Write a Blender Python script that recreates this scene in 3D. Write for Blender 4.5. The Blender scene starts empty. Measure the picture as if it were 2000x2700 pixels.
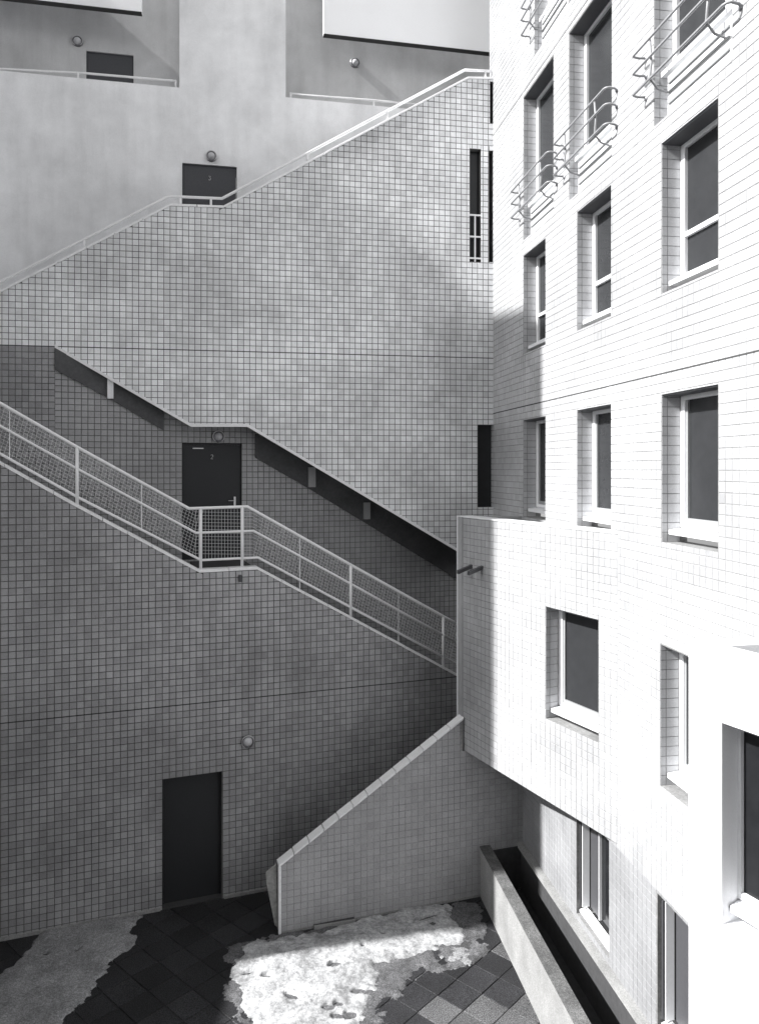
import bpy, bmesh, math, random
from mathutils import Vector, Matrix, noise
random.seed(7)
R = math.radians
scene = bpy.context.scene
COL = scene.collection

# ------------------------------------------------------------------ camera
HZ = 7.0                       # eye height above the courtyard paving
cam_d = bpy.data.cameras.new('camera')
cam = bpy.data.objects.new('camera', cam_d)
COL.objects.link(cam)
cam.location = (0, 0, HZ)
cam.rotation_euler = (R(90), 0, 0)
cam_d.sensor_fit = 'HORIZONTAL'
cam_d.sensor_width = 36
cam_d.lens = 36
cam_d.shift_y = -0.0575
cam_d.clip_start = 0.05
cam_d.clip_end = 500
scene.camera = cam

# ------------------------------------------------------------------ sky, sun, exposure
SUN_RAY = Vector((1.0, 0.235, 0)).normalized()      # horizontal travel direction of the sunlight
SUN_EL = R(38.5)
world = bpy.data.worlds.new('World')
scene.world = world
world.use_nodes = True
wn = world.node_tree.nodes
wl = world.node_tree.links
for n in list(wn):
    wn.remove(n)
wo = wn.new('ShaderNodeOutputWorld')
wb = wn.new('ShaderNodeBackground')
sky = wn.new('ShaderNodeTexSky')
sky.sky_type = 'NISHITA'
sky.sun_disc = False
sky.sun_elevation = SUN_EL
sky.sun_rotation = math.atan2(-SUN_RAY.x, -SUN_RAY.y)
bw = wn.new('ShaderNodeRGBToBW')                    # a black and white photograph
wl.new(sky.outputs[0], bw.inputs[0])
wl.new(bw.outputs[0], wb.inputs[0])
wb.inputs[1].default_value = 0.15
wl.new(wb.outputs[0], wo.inputs[0])
sd = bpy.data.lights.new('sun', 'SUN')
sd.energy = 5.0
sd.angle = R(1.1)
sd.color = (1.0, 0.995, 0.985)
sun = bpy.data.objects.new('sun', sd)
COL.objects.link(sun)
sun_dir = Vector((SUN_RAY.x * math.cos(SUN_EL), SUN_RAY.y * math.cos(SUN_EL), -math.sin(SUN_EL)))
sun.rotation_euler = sun_dir.to_track_quat('-Z', 'Y').to_euler()
sun.location = (-20, -8, 25)
vs = scene.view_settings
vs.view_transform = 'Standard'
vs.look = 'None'
vs.gamma = 1
vs.use_curve_mapping = False
vs.exposure = 1.08

# ------------------------------------------------------------------ materials
def material(name, col, rough=0.6, grain=0.0, gscale=60.0, stain_dapple=0.0, sscale=0.7, bump=0.0, bscale=120.0,
             island=0.0, spec=0.5, metal=0.0, speck=0.0, speck_scale=300.0, streak=0.0, coat=0.0):
    m = bpy.data.materials.new(name)
    m.use_nodes = True
    nt = m.node_tree
    N, L = nt.nodes, nt.links
    p = N['Principled BSDF']
    p.inputs['Roughness'].default_value = rough
    p.inputs['Metallic'].default_value = metal
    p.inputs['Specular IOR Level'].default_value = spec
    p.inputs['Coat Weight'].default_value = coat
    p.inputs['Coat Roughness'].default_value = 0.06
    if isinstance(col, (int, float)):
        col = (col, col, col)
    tc = N.new('ShaderNodeNewGeometry')
    pos = tc.outputs['Position']
    fac = None

    def mul(a, b):
        x = N.new('ShaderNodeMath')
        x.operation = 'MULTIPLY'
        L.new(a, x.inputs[0])
        L.new(b, x.inputs[1])
        return x.outputs[0]

    def layer(src, lo, hi, a=0.3, b=0.7):
        mr = N.new('ShaderNodeMapRange')
        mr.inputs[1].default_value = a
        mr.inputs[2].default_value = b
        mr.inputs[3].default_value = lo
        mr.inputs[4].default_value = hi
        L.new(src, mr.inputs[0])
        return mr.outputs[0]

    def nz(scale, detail=4, rough_=0.55, sc=None):
        t = N.new('ShaderNodeTexNoise')
        t.inputs['Scale'].default_value = scale
        t.inputs['Detail'].default_value = detail
        t.inputs['Roughness'].default_value = rough_
        if sc:
            mp = N.new('ShaderNodeMapping')
            mp.inputs['Scale'].default_value = sc
            L.new(pos, mp.inputs[0])
            L.new(mp.outputs[0], t.inputs['Vector'])
        else:
            L.new(pos, t.inputs['Vector'])
        return t.outputs[0]
    parts = []
    if grain:
        parts.append(layer(nz(gscale, 3, 0.7), 1 - grain, 1 + grain))
    if stain_dapple:
        parts.append(layer(nz(sscale, 5, 0.6), 1 - stain_dapple, 1 + stain_dapple * 0.6))
    if streak:
        parts.append(layer(nz(3.0, 5, 0.6, (1.0, 1.0, 0.12)), 1 - streak, 1.0, 0.25, 0.55))
    if speck:
        parts.append(layer(nz(speck_scale, 1, 0.5), 1 - speck, 1 + speck * 1.6, 0.4, 0.62))
    if island:
        oi = N.new('ShaderNodeObjectInfo')
        ad = N.new('ShaderNodeMath')
        ad.operation = 'ADD'
        L.new(tc.outputs['Random Per Island'], ad.inputs[0])
        L.new(oi.outputs['Random'], ad.inputs[1])
        fr = N.new('ShaderNodeMath')
        fr.operation = 'FRACT'
        L.new(ad.outputs[0], fr.inputs[0])
        parts.append(layer(fr.outputs[0], 1 - island, 1 + island, 0, 1))
    for x in parts:
        fac = x if fac is None else mul(fac, x)
    if fac is None:
        p.inputs['Base Color'].default_value = (*col, 1)
    else:
        vm = N.new('ShaderNodeVectorMath')
        vm.operation = 'SCALE'
        vm.inputs[0].default_value = col
        L.new(fac, vm.inputs['Scale'])
        L.new(vm.outputs[0], p.inputs['Base Color'])
    if bump:
        b = N.new('ShaderNodeBump')
        b.inputs['Strength'].default_value = bump
        b.inputs['Distance'].default_value = 0.01
        L.new(nz(bscale, 4, 0.6), b.inputs['Height'])
        L.new(b.outputs[0], p.inputs['Normal'])
    return m

M = dict(
    tile=material('glazed_tile', (0.80, 0.805, 0.82), 0.32, grain=0.10, gscale=70, stain_dapple=0.36, sscale=0.5, island=0.10, bump=0.15, bscale=60, streak=0.10),  # broad mottling stands in for window light dappling the wall
    tile_low=material('dark_tile', (0.36, 0.36, 0.37), 0.4, grain=0.14, gscale=70, stain_dapple=0.28, sscale=0.6, island=0.13, bump=0.2, bscale=60, streak=0.14),  # mottling again imitates reflected window light
    tile_front=material('white_tile', (0.43, 0.433, 0.443), 0.3, grain=0.10, gscale=80, stain_dapple=0.30, sscale=0.6, island=0.08, bump=0.12, bscale=60, streak=0.05),
    tile_stair=material('parapet_tile', (0.38, 0.38, 0.39), 0.45, grain=0.14, gscale=60, stain_dapple=0.15, sscale=1.2, island=0.06, bump=0.2, bscale=60),
    tile_jamb=material('jamb_tile', (0.46, 0.463, 0.475), 0.4, grain=0.10, gscale=70, stain_dapple=0.15, sscale=0.8, island=0.08),
    grout=material('dark_grout', 0.13, 0.9, grain=0.3, gscale=40, stain_dapple=0.3, sscale=1.5),
    grout_light=material('pale_grout', 0.23, 0.9, grain=0.25, gscale=30, stain_dapple=0.3, sscale=2.0),
    grout_mid=material('parapet_grout', 0.30, 0.9, grain=0.25, gscale=30, stain_dapple=0.3, sscale=2.0),
    joint=material('expansion_joint', 0.05, 0.9),
    plaster=material('pale_render', (0.88, 0.885, 0.90), 0.8, grain=0.08, gscale=90, stain_dapple=0.20, sscale=0.8, bump=0.3, bscale=90, streak=0.12),
    plaster_shade=material('shaded_render', (0.60, 0.603, 0.61), 0.8, grain=0.10, gscale=90, stain_dapple=0.2, sscale=0.8, bump=0.3, bscale=90, streak=0.15),  # darker copy of the pale render, imitating shade in the terrace recess
    rail_grey=material('galvanised_rail', (0.26, 0.262, 0.27), 0.4, grain=0.15, gscale=25),
    plaster_white=material('white_render', (0.86, 0.865, 0.88), 0.75, grain=0.03, gscale=90, stain_dapple=0.03, sscale=0.8, bump=0.2, bscale=90),
    paint=material('white_painted_steel', (0.82, 0.82, 0.83), 0.35, grain=0.04, gscale=30),
    frame=material('white_window_frame', (0.80, 0.805, 0.82), 0.4, grain=0.03, gscale=30),
    frame_grey=material('grey_sash', (0.28, 0.285, 0.29), 0.4, grain=0.05, gscale=30),
    frame_dark=material('dark_sash', (0.06, 0.06, 0.065), 0.4, grain=0.1, gscale=30),
    coping=material('white_coping', (0.84, 0.84, 0.85), 0.45, grain=0.07, gscale=35, stain_dapple=0.07, sscale=3, island=0.04),
    glass=material('window_glass', (0.014, 0.0145, 0.016), 0.10, spec=0.3, grain=0.2, gscale=6),
    glass_dull=material('curtained_glass', (0.030, 0.031, 0.033), 0.22, spec=0.25, grain=0.08, gscale=5),
    door=material('dark_door_paint', (0.026, 0.027, 0.03), 0.5, grain=0.12, gscale=50, spec=0.3),
    door_pale=material('grey_door_paint', (0.075, 0.077, 0.085), 0.6, grain=0.12, gscale=50, spec=0.3),
    steel=material('brushed_steel', (0.55, 0.55, 0.56), 0.35, metal=0.9),
    lampglass=material('lamp_glass', (0.5, 0.5, 0.52), 0.12, coat=0.6),
    lampring=material('lamp_ring', (0.18, 0.18, 0.19), 0.4, metal=0.3),
    digit=material('door_number_paint', (0.6, 0.6, 0.6), 0.5),
    stairs=material('dark_stair_stone', (0.05, 0.05, 0.052), 0.75, grain=0.25, gscale=80),
    dark=material('shaft_render', (0.05, 0.05, 0.052), 0.9, grain=0.2, gscale=10),
    recess=material('recess_tile', (0.34, 0.342, 0.35), 0.45, grain=0.12, gscale=70, stain_dapple=0.2, sscale=0.7, island=0.08, bump=0.15, bscale=60),
    soffit=material('soffit_render', (0.10, 0.10, 0.105), 0.9, grain=0.15, gscale=60, stain_dapple=0.2, sscale=1.0),
    concrete=material('weathered_concrete', (0.27, 0.27, 0.268), 0.85, grain=0.2, gscale=45, stain_dapple=0.2, sscale=2.5, bump=0.5, bscale=50, speck=0.12, speck_scale=120, streak=0.15),
    shade_grey=material('shade_grey_tile', (0.27, 0.272, 0.28), 0.8, grain=0.10, gscale=60, stain_dapple=0.22, sscale=1.3, bump=0.3, bscale=70, streak=0.15),  # grey chosen to imitate shade low on the facade
    strip=material('shaded_strip', (0.085, 0.086, 0.09), 0.8, grain=0.15, gscale=20, stain_dapple=0.25, sscale=1.5),
    head_shade=material('head_shade_dark', (0.07, 0.072, 0.078), 0.6, grain=0.08, gscale=30),  # dark colour stands in for the shadow under window heads
    concrete_cap=material('dirty_concrete_cap', (0.10, 0.10, 0.10), 0.9, grain=0.35, gscale=30, stain_dapple=0.4, sscale=3.0, bump=0.6, bscale=40, speck=0.3, speck_scale=90),
    paver=material('wet_granite_paver', (0.022, 0.022, 0.024), 0.7, grain=0.25, gscale=40, stain_dapple=0.3, sscale=1.2, island=0.3, bump=0.4, bscale=120, speck=0.55, speck_scale=75, spec=0.3),
    paver_light=material('dry_granite_paver', (0.065, 0.065, 0.067), 0.8, grain=0.3, gscale=40, stain_dapple=0.3, sscale=2, island=0.3, bump=0.4, bscale=120, speck=0.55, speck_scale=75),
    bed=material('paving_bed', 0.012, 1.0),
    snow=material('old_snow', (0.37, 0.373, 0.38), 0.85, grain=0.36, gscale=18, stain_dapple=0.5, sscale=3.4, bump=0.9, bscale=26, speck=0.10, speck_scale=60, spec=0.2),
    snow_old=material('dirty_shaded_snow', (0.25, 0.252, 0.258), 0.9, grain=0.25, gscale=22, stain_dapple=0.3, sscale=2.2, bump=0.9, bscale=26, speck=0.2, speck_scale=60, spec=0.2),  # darker than the sunlit snow; shade of the left patch is in the colour
    slush=material('thin_slush', (0.10, 0.10, 0.104), 0.7, grain=0.4, gscale=30, stain_dapple=0.5, sscale=4, bump=0.5, bscale=50, speck=0.4, speck_scale=80),
    stone=material('mottled_stone', (0.42, 0.42, 0.41), 0.8, grain=0.35, gscale=14, stain_dapple=0.3, sscale=5, bump=0.3, bscale=50),
)

# ------------------------------------------------------------------ helpers
class Frame:
    """A vertical plane: origin, direction d (to the right as one faces it), outward normal n."""
    def __init__(self, ox, oy, dx, dy):
        l = math.hypot(dx, dy)
        self.o = Vector((ox, oy))
        self.d = Vector((dx / l, dy / l))
        self.n = Vector((self.d.y, -self.d.x))
        self.ang = math.atan2(self.d.y, self.d.x)

    def P(self, s, z, w=0.0):
        q = self.o + self.d * s + self.n * w
        return Vector((q.x, q.y, z))

    def at(self, u, v, w=0.0):
        """Where the sight line through a point of the photograph (2000 x 2700) meets this plane: (s, z)."""
        k = (u - 1000.0) / 2000.0
        o = self.o + self.n * w
        t = (self.n.x * o.x + self.n.y * o.y) / (self.n.x * k + self.n.y)
        q = Vector((k * t, t)) - self.o
        return (q.dot(self.d), HZ - (v - 1235.0) / 2000.0 * t)

    def sx(self, u, w=0.0):
        return self.at(u, 1000, w)[0]

    def shift(self, w):
        q = self.o + self.n * w
        return Frame(q.x, q.y, self.d.x, self.d.y)


def ground(u, v, z=0.0):
    y = (HZ - z) * 2000.0 / (v - 1235.0)
    return Vector(((u - 1000.0) / 2000.0 * y, y, z))


def wloc(o):
    """world position of an object whose ancestors are only moved, never turned"""
    p = Vector((0, 0, 0))
    while o:
        p += Vector(o.location)
        o = o.parent
    return p


def mesh(name, verts, faces, mat, parent=None, smooth=False, loc=None, fix=True):
    me = bpy.data.meshes.new(name)
    me.from_pydata([tuple(v) for v in verts], [], faces)
    if fix:
        bm = bmesh.new()
        bm.from_mesh(me)
        bmesh.ops.recalc_face_normals(bm, faces=bm.faces)
        bm.to_mesh(me)
        bm.free()
    if isinstance(mat, (list, tuple)):
        for m in mat:
            me.materials.append(m)
    else:
        me.materials.append(mat)
    if smooth:
        for p in me.polygons:
            p.use_smooth = True
    o = bpy.data.objects.new(name, me)
    COL.objects.link(o)
    if parent:
        o.parent = parent
        o.location = -wloc(parent)
    if loc:
        o.location = loc
    return o


def empty(name, loc=(0, 0, 0)):
    o = bpy.data.objects.new(name, None)
    o.empty_display_size = 0.2
    COL.objects.link(o)
    o.location = loc
    return o


def tag(o, label=None, cat=None, group=None, kind=None):
    if label:
        o['label'] = label
    if cat:
        o['category'] = cat
    if group:
        o['group'] = group
    if kind:
        o['kind'] = kind
    return o


class MB:
    """Collects closed shapes into one mesh."""
    def __init__(self):
        self.v = []
        self.f = []

    def add(self, vs_, fs):
        b = len(self.v)
        self.v += [Vector(q) for q in vs_]
        self.f += [tuple(i + b for i in f) for f in fs]

    def hexa(self, p):
        """eight corners: 0-3 one end, 4-7 the other"""
        self.add(p, [(0, 1, 2, 3), (7, 6, 5, 4), (0, 4, 5, 1), (1, 5, 6, 2), (2, 6, 7, 3), (3, 7, 4, 0)])

    def fbox(self, F, s0, s1, z0, z1, w0, w1):
        self.hexa([F.P(s0, z0, w0), F.P(s1, z0, w0), F.P(s1, z1, w0), F.P(s0, z1, w0),
                   F.P(s0, z0, w1), F.P(s1, z0, w1), F.P(s1, z1, w1), F.P(s0, z1, w1)])

    def bar(self, a, b, r, n=8, r2=None):
        a, b = Vector(a), Vector(b)
        d = (b - a).normalized()
        x = d.cross(Vector((0, 0, 1)))
        if x.length < 1e-4:
            x = Vector((1, 0, 0))
        x.normalize()
        y = d.cross(x)
        r2 = r if r2 is None else r2
        vs_ = []
        for c, rr in ((a, r), (b, r2)):
            for i in range(n):
                t = 2 * math.pi * (i + 0.5) / n
                vs_.append(c + x * math.cos(t) * rr + y * math.sin(t) * rr)
        fs = [(i, (i + 1) % n, n + (i + 1) % n, n + i) for i in range(n)]
        fs += [tuple(range(n))[::-1], tuple(range(n, 2 * n))]
        self.add(vs_, fs)

    def path(self, pts, r, n=8):
        pts = [Vector(p) for p in pts]
        rings = []
        prev = None
        for i, p in enumerate(pts):
            if i == 0:
                d = pts[1] - pts[0]
            elif i == len(pts) - 1:
                d = pts[-1] - pts[-2]
            else:
                d = (pts[i + 1] - p).normalized() + (p - pts[i - 1]).normalized()
            d.normalize()
            if prev is None:
                x = d.cross(Vector((0, 0, 1)))
                if x.length < 1e-3:
                    x = Vector((1, 0, 0))
            else:
                x = prev - d * prev.dot(d)
            x.normalize()
            prev = x
            y = d.cross(x)
            rings.append([p + x * math.cos(2 * math.pi * k / n) * r + y * math.sin(2 * math.pi * k / n) * r for k in range(n)])
        vs_ = [q for rg in rings for q in rg]
        fs = []
        for i in range(len(rings) - 1):
            for k in range(n):
                fs.append((i * n + k, i * n + (k + 1) % n, (i + 1) * n + (k + 1) % n, (i + 1) * n + k))
        fs += [tuple(range(n))[::-1], tuple(range((len(rings) - 1) * n, len(rings) * n))]
        self.add(vs_, fs)

    def lathe(self, F, s, z, w, prof, n=20):
        """prof: (radius, offset along the outward normal)"""
        vs_ = []
        for r, h in prof:
            for i in range(n):
                t = 2 * math.pi * i / n
                vs_.append(F.P(s + math.cos(t) * r, z + math.sin(t) * r, w + h))
        fs = []
        for j in range(len(prof) - 1):
            for i in range(n):
                fs.append((j * n + i, j * n + (i + 1) % n, (j + 1) * n + (i + 1) % n, (j + 1) * n + i))
        fs += [tuple(range(n))[::-1], tuple(range((len(prof) - 1) * n, len(prof) * n))]
        self.add(vs_, fs)

    def build(self, name, mat, parent=None, smooth=False):
        return mesh(name, self.v, self.f, mat, parent, smooth)


def prof(poly, s):
    if s <= poly[0][0]:
        return poly[0][1]
    for (a, za), (b, zb) in zip(poly, poly[1:]):
        if s <= b:
            return za + (zb - za) * (s - a) / (b - a) if b > a else zb
    return poly[-1][1]


def wall(name, F, bot, top, holes, thick, mat, parent=None, rev=None):
    """A wall between two polylines (s, z), pierced by rectangular holes (s0, s1, z0, z1)."""
    s0, s1 = max(bot[0][0], top[0][0]), min(bot[-1][0], top[-1][0])
    br = {s0, s1}
    for p in list(bot) + list(top):
        if s0 < p[0] < s1:
            br.add(p[0])
    for h in holes:
        for x in h[:2]:
            if s0 < x < s1:
                br.add(x)
    br = sorted(br)
    V, Fc = [], []

    def quad(*q):
        b = len(V)
        V.extend(q)
        Fc.append((b, b + 1, b + 2, b + 3))
    for a, b in zip(br, br[1:]):
        if b - a < 1e-6:
            continue
        mid = (a + b) / 2
        hs = sorted([h for h in holes if h[0] <= mid <= h[1]], key=lambda h: h[2])
        lo = (prof(bot, a + 1e-7), prof(bot, b - 1e-7))
        lv = [lo]
        for h in hs:
            lv.append((h[2], h[2]))
            lv.append((h[3], h[3]))
        hi = (prof(top, a + 1e-7), prof(top, b - 1e-7))
        lv.append(hi)
        for k in range(0, len(lv), 2):
            (a0, b0), (a1, b1) = lv[k], lv[k + 1]
            if (a1 - a0) + (b1 - b0) < 1e-5:
                continue
            quad(F.P(a, a0), F.P(b, b0), F.P(b, b1), F.P(a, a1))
            quad(F.P(b, b0, -thick), F.P(a, a0, -thick), F.P(a, a1, -thick), F.P(b, b1, -thick))
        quad(F.P(a, hi[0]), F.P(b, hi[1]), F.P(b, hi[1], -thick), F.P(a, hi[0], -thick))
        quad(F.P(b, lo[1]), F.P(a, lo[0]), F.P(a, lo[0], -thick), F.P(b, lo[1], -thick))
    for s, sg in ((s0, 1), (s1, -1)):
        e = 1e-6 * sg
        q = [F.P(s, prof(bot, s + e)), F.P(s, prof(top, s + e)), F.P(s, prof(top, s + e), -thick), F.P(s, prof(bot, s + e), -thick)]
        quad(*(q if sg > 0 else q[::-1]))
    for (a, b, c, d) in holes:
        quad(F.P(a, c), F.P(a, c, -thick), F.P(a, d, -thick), F.P(a, d))
        quad(F.P(b, d), F.P(b, d, -thick), F.P(b, c, -thick), F.P(b, c))
        quad(F.P(b, c), F.P(b, c, -thick), F.P(a, c, -thick), F.P(a, c))
        quad(F.P(a, d), F.P(a, d, -thick), F.P(b, d, -thick), F.P(b, d))
    return mesh(name, V, Fc, mat, parent, fix=False)


MOD = 0.105
_tile_cache = {}


def tile_mesh(mat, gap, proud):
    k = (mat.name, gap, proud)
    if k in _tile_cache:
        return _tile_cache[k]
    h = (MOD - gap) / 2
    i = h - 0.003
    v = [(-h, 0, -h), (h, 0, -h), (h, 0, h), (-h, 0, h), (-i, -proud, -i), (i, -proud, -i), (i, -proud, i), (-i, -proud, i)]
    f = [(4, 5, 6, 7), (0, 1, 5, 4), (1, 2, 6, 5), (2, 3, 7, 6), (3, 0, 4, 7)]
    me = bpy.data.meshes.new('tile')
    me.from_pydata(v, [], f)
    me.materials.append(mat)
    _tile_cache[k] = me
    return me


def clip_half(poly, ax, az, bx, bz, keep_below):
    """keep the part of poly below (or above) the line a-b"""
    def side(p):
        zl = az + (bz - az) * (p[0] - ax) / (bx - ax)
        return (zl - p[1]) if keep_below else (p[1] - zl)
    out = []
    for i in range(len(poly)):
        p, q = poly[i], poly[(i + 1) % len(poly)]
        sp, sq = side(p), side(q)
        if sp >= 0:
            out.append(p)
        if (sp >= 0) != (sq >= 0):
            t = sp / (sp - sq)
            out.append((p[0] + (q[0] - p[0]) * t, p[1] + (q[1] - p[1]) * t))
    return out


def tiles(F, bot, top, holes, mat, parent, single=300, gap=0.009, proud=0.006, vis=None, zo=0.0, so=0.0, srange=None, skip_z=(), name='tile'):
    """Square tiles laid over a wall; the ones that show largest are objects of their own."""
    s0, s1 = max(bot[0][0], top[0][0]), min(bot[-1][0], top[-1][0])
    if srange:
        s0, s1 = max(s0, srange[0]), min(s1, srange[1])
    zmin = min(p[1] for p in bot)
    zmax = max(p[1] for p in top)
    full, cut = [], []
    n0 = int(math.floor((s0 - so) / MOD))
    n1 = int(math.ceil((s1 - so) / MOD))
    m0 = int(math.floor((zmin - zo) / MOD))
    m1 = int(math.ceil((zmax - zo) / MOD))
    g = gap / 2
    for i in range(n0, n1):
        a, b = so + i * MOD + g, so + (i + 1) * MOD - g
        a2, b2 = max(a, s0), min(b, s1)
        if b2 - a2 < 0.012:
            continue
        for j in range(m0, m1):
            c, d = zo + j * MOD + g, zo + (j + 1) * MOD - g
            if any(c < q < d for q in skip_z):
                q = [q for q in skip_z if c < q < d][0]
                rects = [(a2, b2, c, q - 0.010), (a2, b2, q + 0.010, d)]
            else:
                rects = [(a2, b2, c, d)]
            for h in holes:
                nr = []
                for (ra, rb, rc, rd) in rects:
                    if rb <= h[0] or ra >= h[1] or rd <= h[2] or rc >= h[3]:
                        nr.append((ra, rb, rc, rd))
                        continue
                    if ra < h[0] - 0.008:
                        nr.append((ra, h[0] - 0.003, rc, rd))
                    if rb > h[1] + 0.008:
                        nr.append((h[1] + 0.003, rb, rc, rd))
                    xa, xb = max(ra, h[0]), min(rb, h[1])
                    if rc < h[2] - 0.008:
                        nr.append((xa, xb, rc, h[2] - 0.003))
                    if rd > h[3] + 0.008:
                        nr.append((xa, xb, h[3] + 0.003, rd))
                rects = nr
            for rc_ in rects:
                if rc_[1] - rc_[0] < 0.01 or rc_[3] - rc_[2] < 0.01:
                    continue
                poly = [(rc_[0], rc_[2]), (rc_[1], rc_[2]), (rc_[1], rc_[3]), (rc_[0], rc_[3])]
                n_before = poly
                for pl, kb in ((top, True), (bot, False)):
                    for (pa, pb) in zip(pl, pl[1:]):
                        if pb[0] <= rc_[0] or pa[0] >= rc_[1] or pb[0] - pa[0] < 0.003:
                            continue
                        if poly:
                            poly = clip_half(poly, pa[0], pa[1], pb[0], pb[1], kb)
                if len(poly) < 3:
                    continue
                area = 0
                for k in range(len(poly)):
                    x1, z1 = poly[k]
                    x2, z2 = poly[(k + 1) % len(poly)]
                    area += x1 * z2 - x2 * z1
                if abs(area) / 2 < 0.0004:
                    continue
                isfull = abs(abs(area) / 2 - (b - a) * (d - c)) < 1e-6
                (full if isfull else cut).append(poly)
    # rank the whole tiles by how large they show
    ranked = []
    for k, poly in enumerate(full):
        cs = (poly[0][0] + poly[1][0]) / 2
        cz = (poly[0][1] + poly[2][1]) / 2
        p = F.P(cs, cz)
        if p.y < 0.5:
            continue
        u = 1000 + 2000 * p.x / p.y
        v = 1235 - 2000 * (p.z - HZ) / p.y
        if 10 < u < 1990 and 10 < v < 2690 and (vis is None or vis(u, v)):
            view = Vector((p.x, p.y, p.z - HZ))
            cosv = abs(F.n.x * view.x + F.n.y * view.y) / view.length
            ranked.append((-cosv / view.length ** 2, k))
    ranked.sort()
    chosen = set(k for _, k in ranked[:single])
    me = tile_mesh(mat, gap, proud)
    for k in chosen:
        poly = full[k]
        o = bpy.data.objects.new(name, me)
        o.location = F.P((poly[0][0] + poly[1][0]) / 2, (poly[0][1] + poly[2][1]) / 2)
        o.rotation_euler = (0, 0, F.ang)
        COL.objects.link(o)
        o.parent = parent
        o.location = Vector(o.location) - wloc(parent)
    V, Fc = [], []
    rnd = random.Random(len(full))
    for src, lst in ((0, full), (1, cut)):
        for k, poly in enumerate(lst):
            if src == 0 and k in chosen:
                continue
            cx = sum(p[0] for p in poly) / len(poly)
            cz = sum(p[1] for p in poly) / len(poly)
            nb = len(poly)
            b = len(V)
            pr = proud + rnd.uniform(-0.0008, 0.0008)
            t1, t2 = rnd.uniform(-0.012, 0.012), rnd.uniform(-0.012, 0.012)
            for p in poly:
                V.append(F.P(p[0], p[1], 0.0))
            for p in poly:
                q = (p[0] + (cx - p[0]) * 0.06, p[1] + (cz - p[1]) * 0.06)
                V.append(F.P(q[0], q[1], pr + (p[0] - cx) * t1 + (p[1] - cz) * t2))
            Fc.append(tuple(range(b + nb, b + 2 * nb)))
            for i in range(nb):
                Fc.append((b + i, b + (i + 1) % nb, b + nb + (i + 1) % nb, b + nb + i))
    if V:
        o = mesh('tile_field', V, Fc, mat, parent, fix=False)
        o['kind'] = 'stuff'
    return len(full), len(cut)


def coping(F, line, w0, w1, h, length, parent, mat, name='coping_stone', lift=0.002, gap=0.010):
    """stones laid end to end along a polyline on the wall top; w0..w1 across"""
    for (a, b) in zip(line, line[1:]):
        ds, dz = b[0] - a[0], b[1] - a[1]
        L_ = math.hypot(ds, dz)
        n = max(1, round(L_ / length))
        for i in range(n):
            t0, t1 = i / n, (i + 1) / n
            g = gap / L_ / 2
            t0 += g if i else 0
            t1 -= g if i < n - 1 else 0
            sa, za = a[0] + ds * t0, a[1] + dz * t0 + lift
            sb, zb = a[0] + ds * t1, a[1] + dz * t1 + lift
            m = MB()
            j = random.uniform(-0.002, 0.002)
            c = 0.006
            # chamfered section
            sec = [(w0, 0), (w1, 0), (w1, h - c), (w1 - c, h), (w0 + c, h), (w0, h - c)]
            vs_ = [F.P(sa, za + hh + j, ww) for ww, hh in sec] + [F.P(sb, zb + hh + j, ww) for ww, hh in sec]
            k = len(sec)
            fs = [tuple(range(k))[::-1], tuple(range(k, 2 * k))] + [(q, (q + 1) % k, k + (q + 1) % k, k + q) for q in range(k)]
            m.add(vs_, fs)
            m.build(name, mat, parent)

# ------------------------------------------------------------------ the planes of the court
KF, CF = 4.346, 0.155
FAC = Frame(KF, 0, CF, -1)                    # street-side facade (x + .155 y = K); s grows towards the camera
BAY = Frame(7.49, 0, 0.495, -1)               # canted face of the bay
NEAR = Frame(5.39, 0, 0.495, -1)              # canted face of the near bay
UP = Frame(0, 13.865, 1, 0.18)                # upper stair wall
REC = Frame(0, 14.855, 1, 0.36)               # wall behind the walkway
LOW = Frame(0, 13.26, 1, 0.36)                # lower wall
PAR = Frame(0, 11.88, 1, 0.322)               # stair parapet
BACK = Frame(0, 15.25, 1, 0.20)               # rendered wall behind the upper stair
FAR = Frame(0, 16.05, 1, 0.20)                # set-back wall above it
PLA = Frame(3.32, 0, 0.135, -1)               # outer face of the light-well wall


def fy(F, K, c, y):
    """s on a plane x + c y = K for a given y"""
    return (Vector((K - c * y, y)) - F.o).dot(F.d)

# ------------------------------------------------------------------ ground
gr = mesh('ground', [(-40, -40, -0.06), (40, -40, -0.06), (40, 40, -0.06), (-40, 40, -0.06)], [(0, 1, 2, 3)], M['bed'])
tag(gr, kind='structure')
pav = empty('paving')
tag(pav, kind='structure')
# pavers 0.4 m, laid at an angle to the walls
PS = 0.42
ang = R(48)
ca, sa_ = math.cos(ang), math.sin(ang)
pmes = {}
for key in ('paver', 'paver_light'):
    m = MB()
    h = PS / 2 - 0.004
    i = h - 0.006
    m.add([(-h, -h, -0.05), (h, -h, -0.05), (h, h, -0.05), (-h, h, -0.05),
           (-h, -h, -0.006), (h, -h, -0.006), (h, h, -0.006), (-h, h, -0.006),
           (-i, -i, 0), (i, -i, 0), (i, i, 0), (-i, i, 0)],
          [(8, 9, 10, 11), (4, 5, 9, 8), (5, 6, 10, 9), (6, 7, 11, 10), (7, 4, 8, 11), (0, 1, 5, 4), (1, 2, 6, 5), (2, 3, 7, 6), (3, 0, 4, 7)])
    me = bpy.data.meshes.new('paver')
    me.from_pydata([tuple(v) for v in m.v], [], m.f)
    me.materials.append(M[key])
    pmes[key] = me
rp = random.Random(3)
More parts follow.
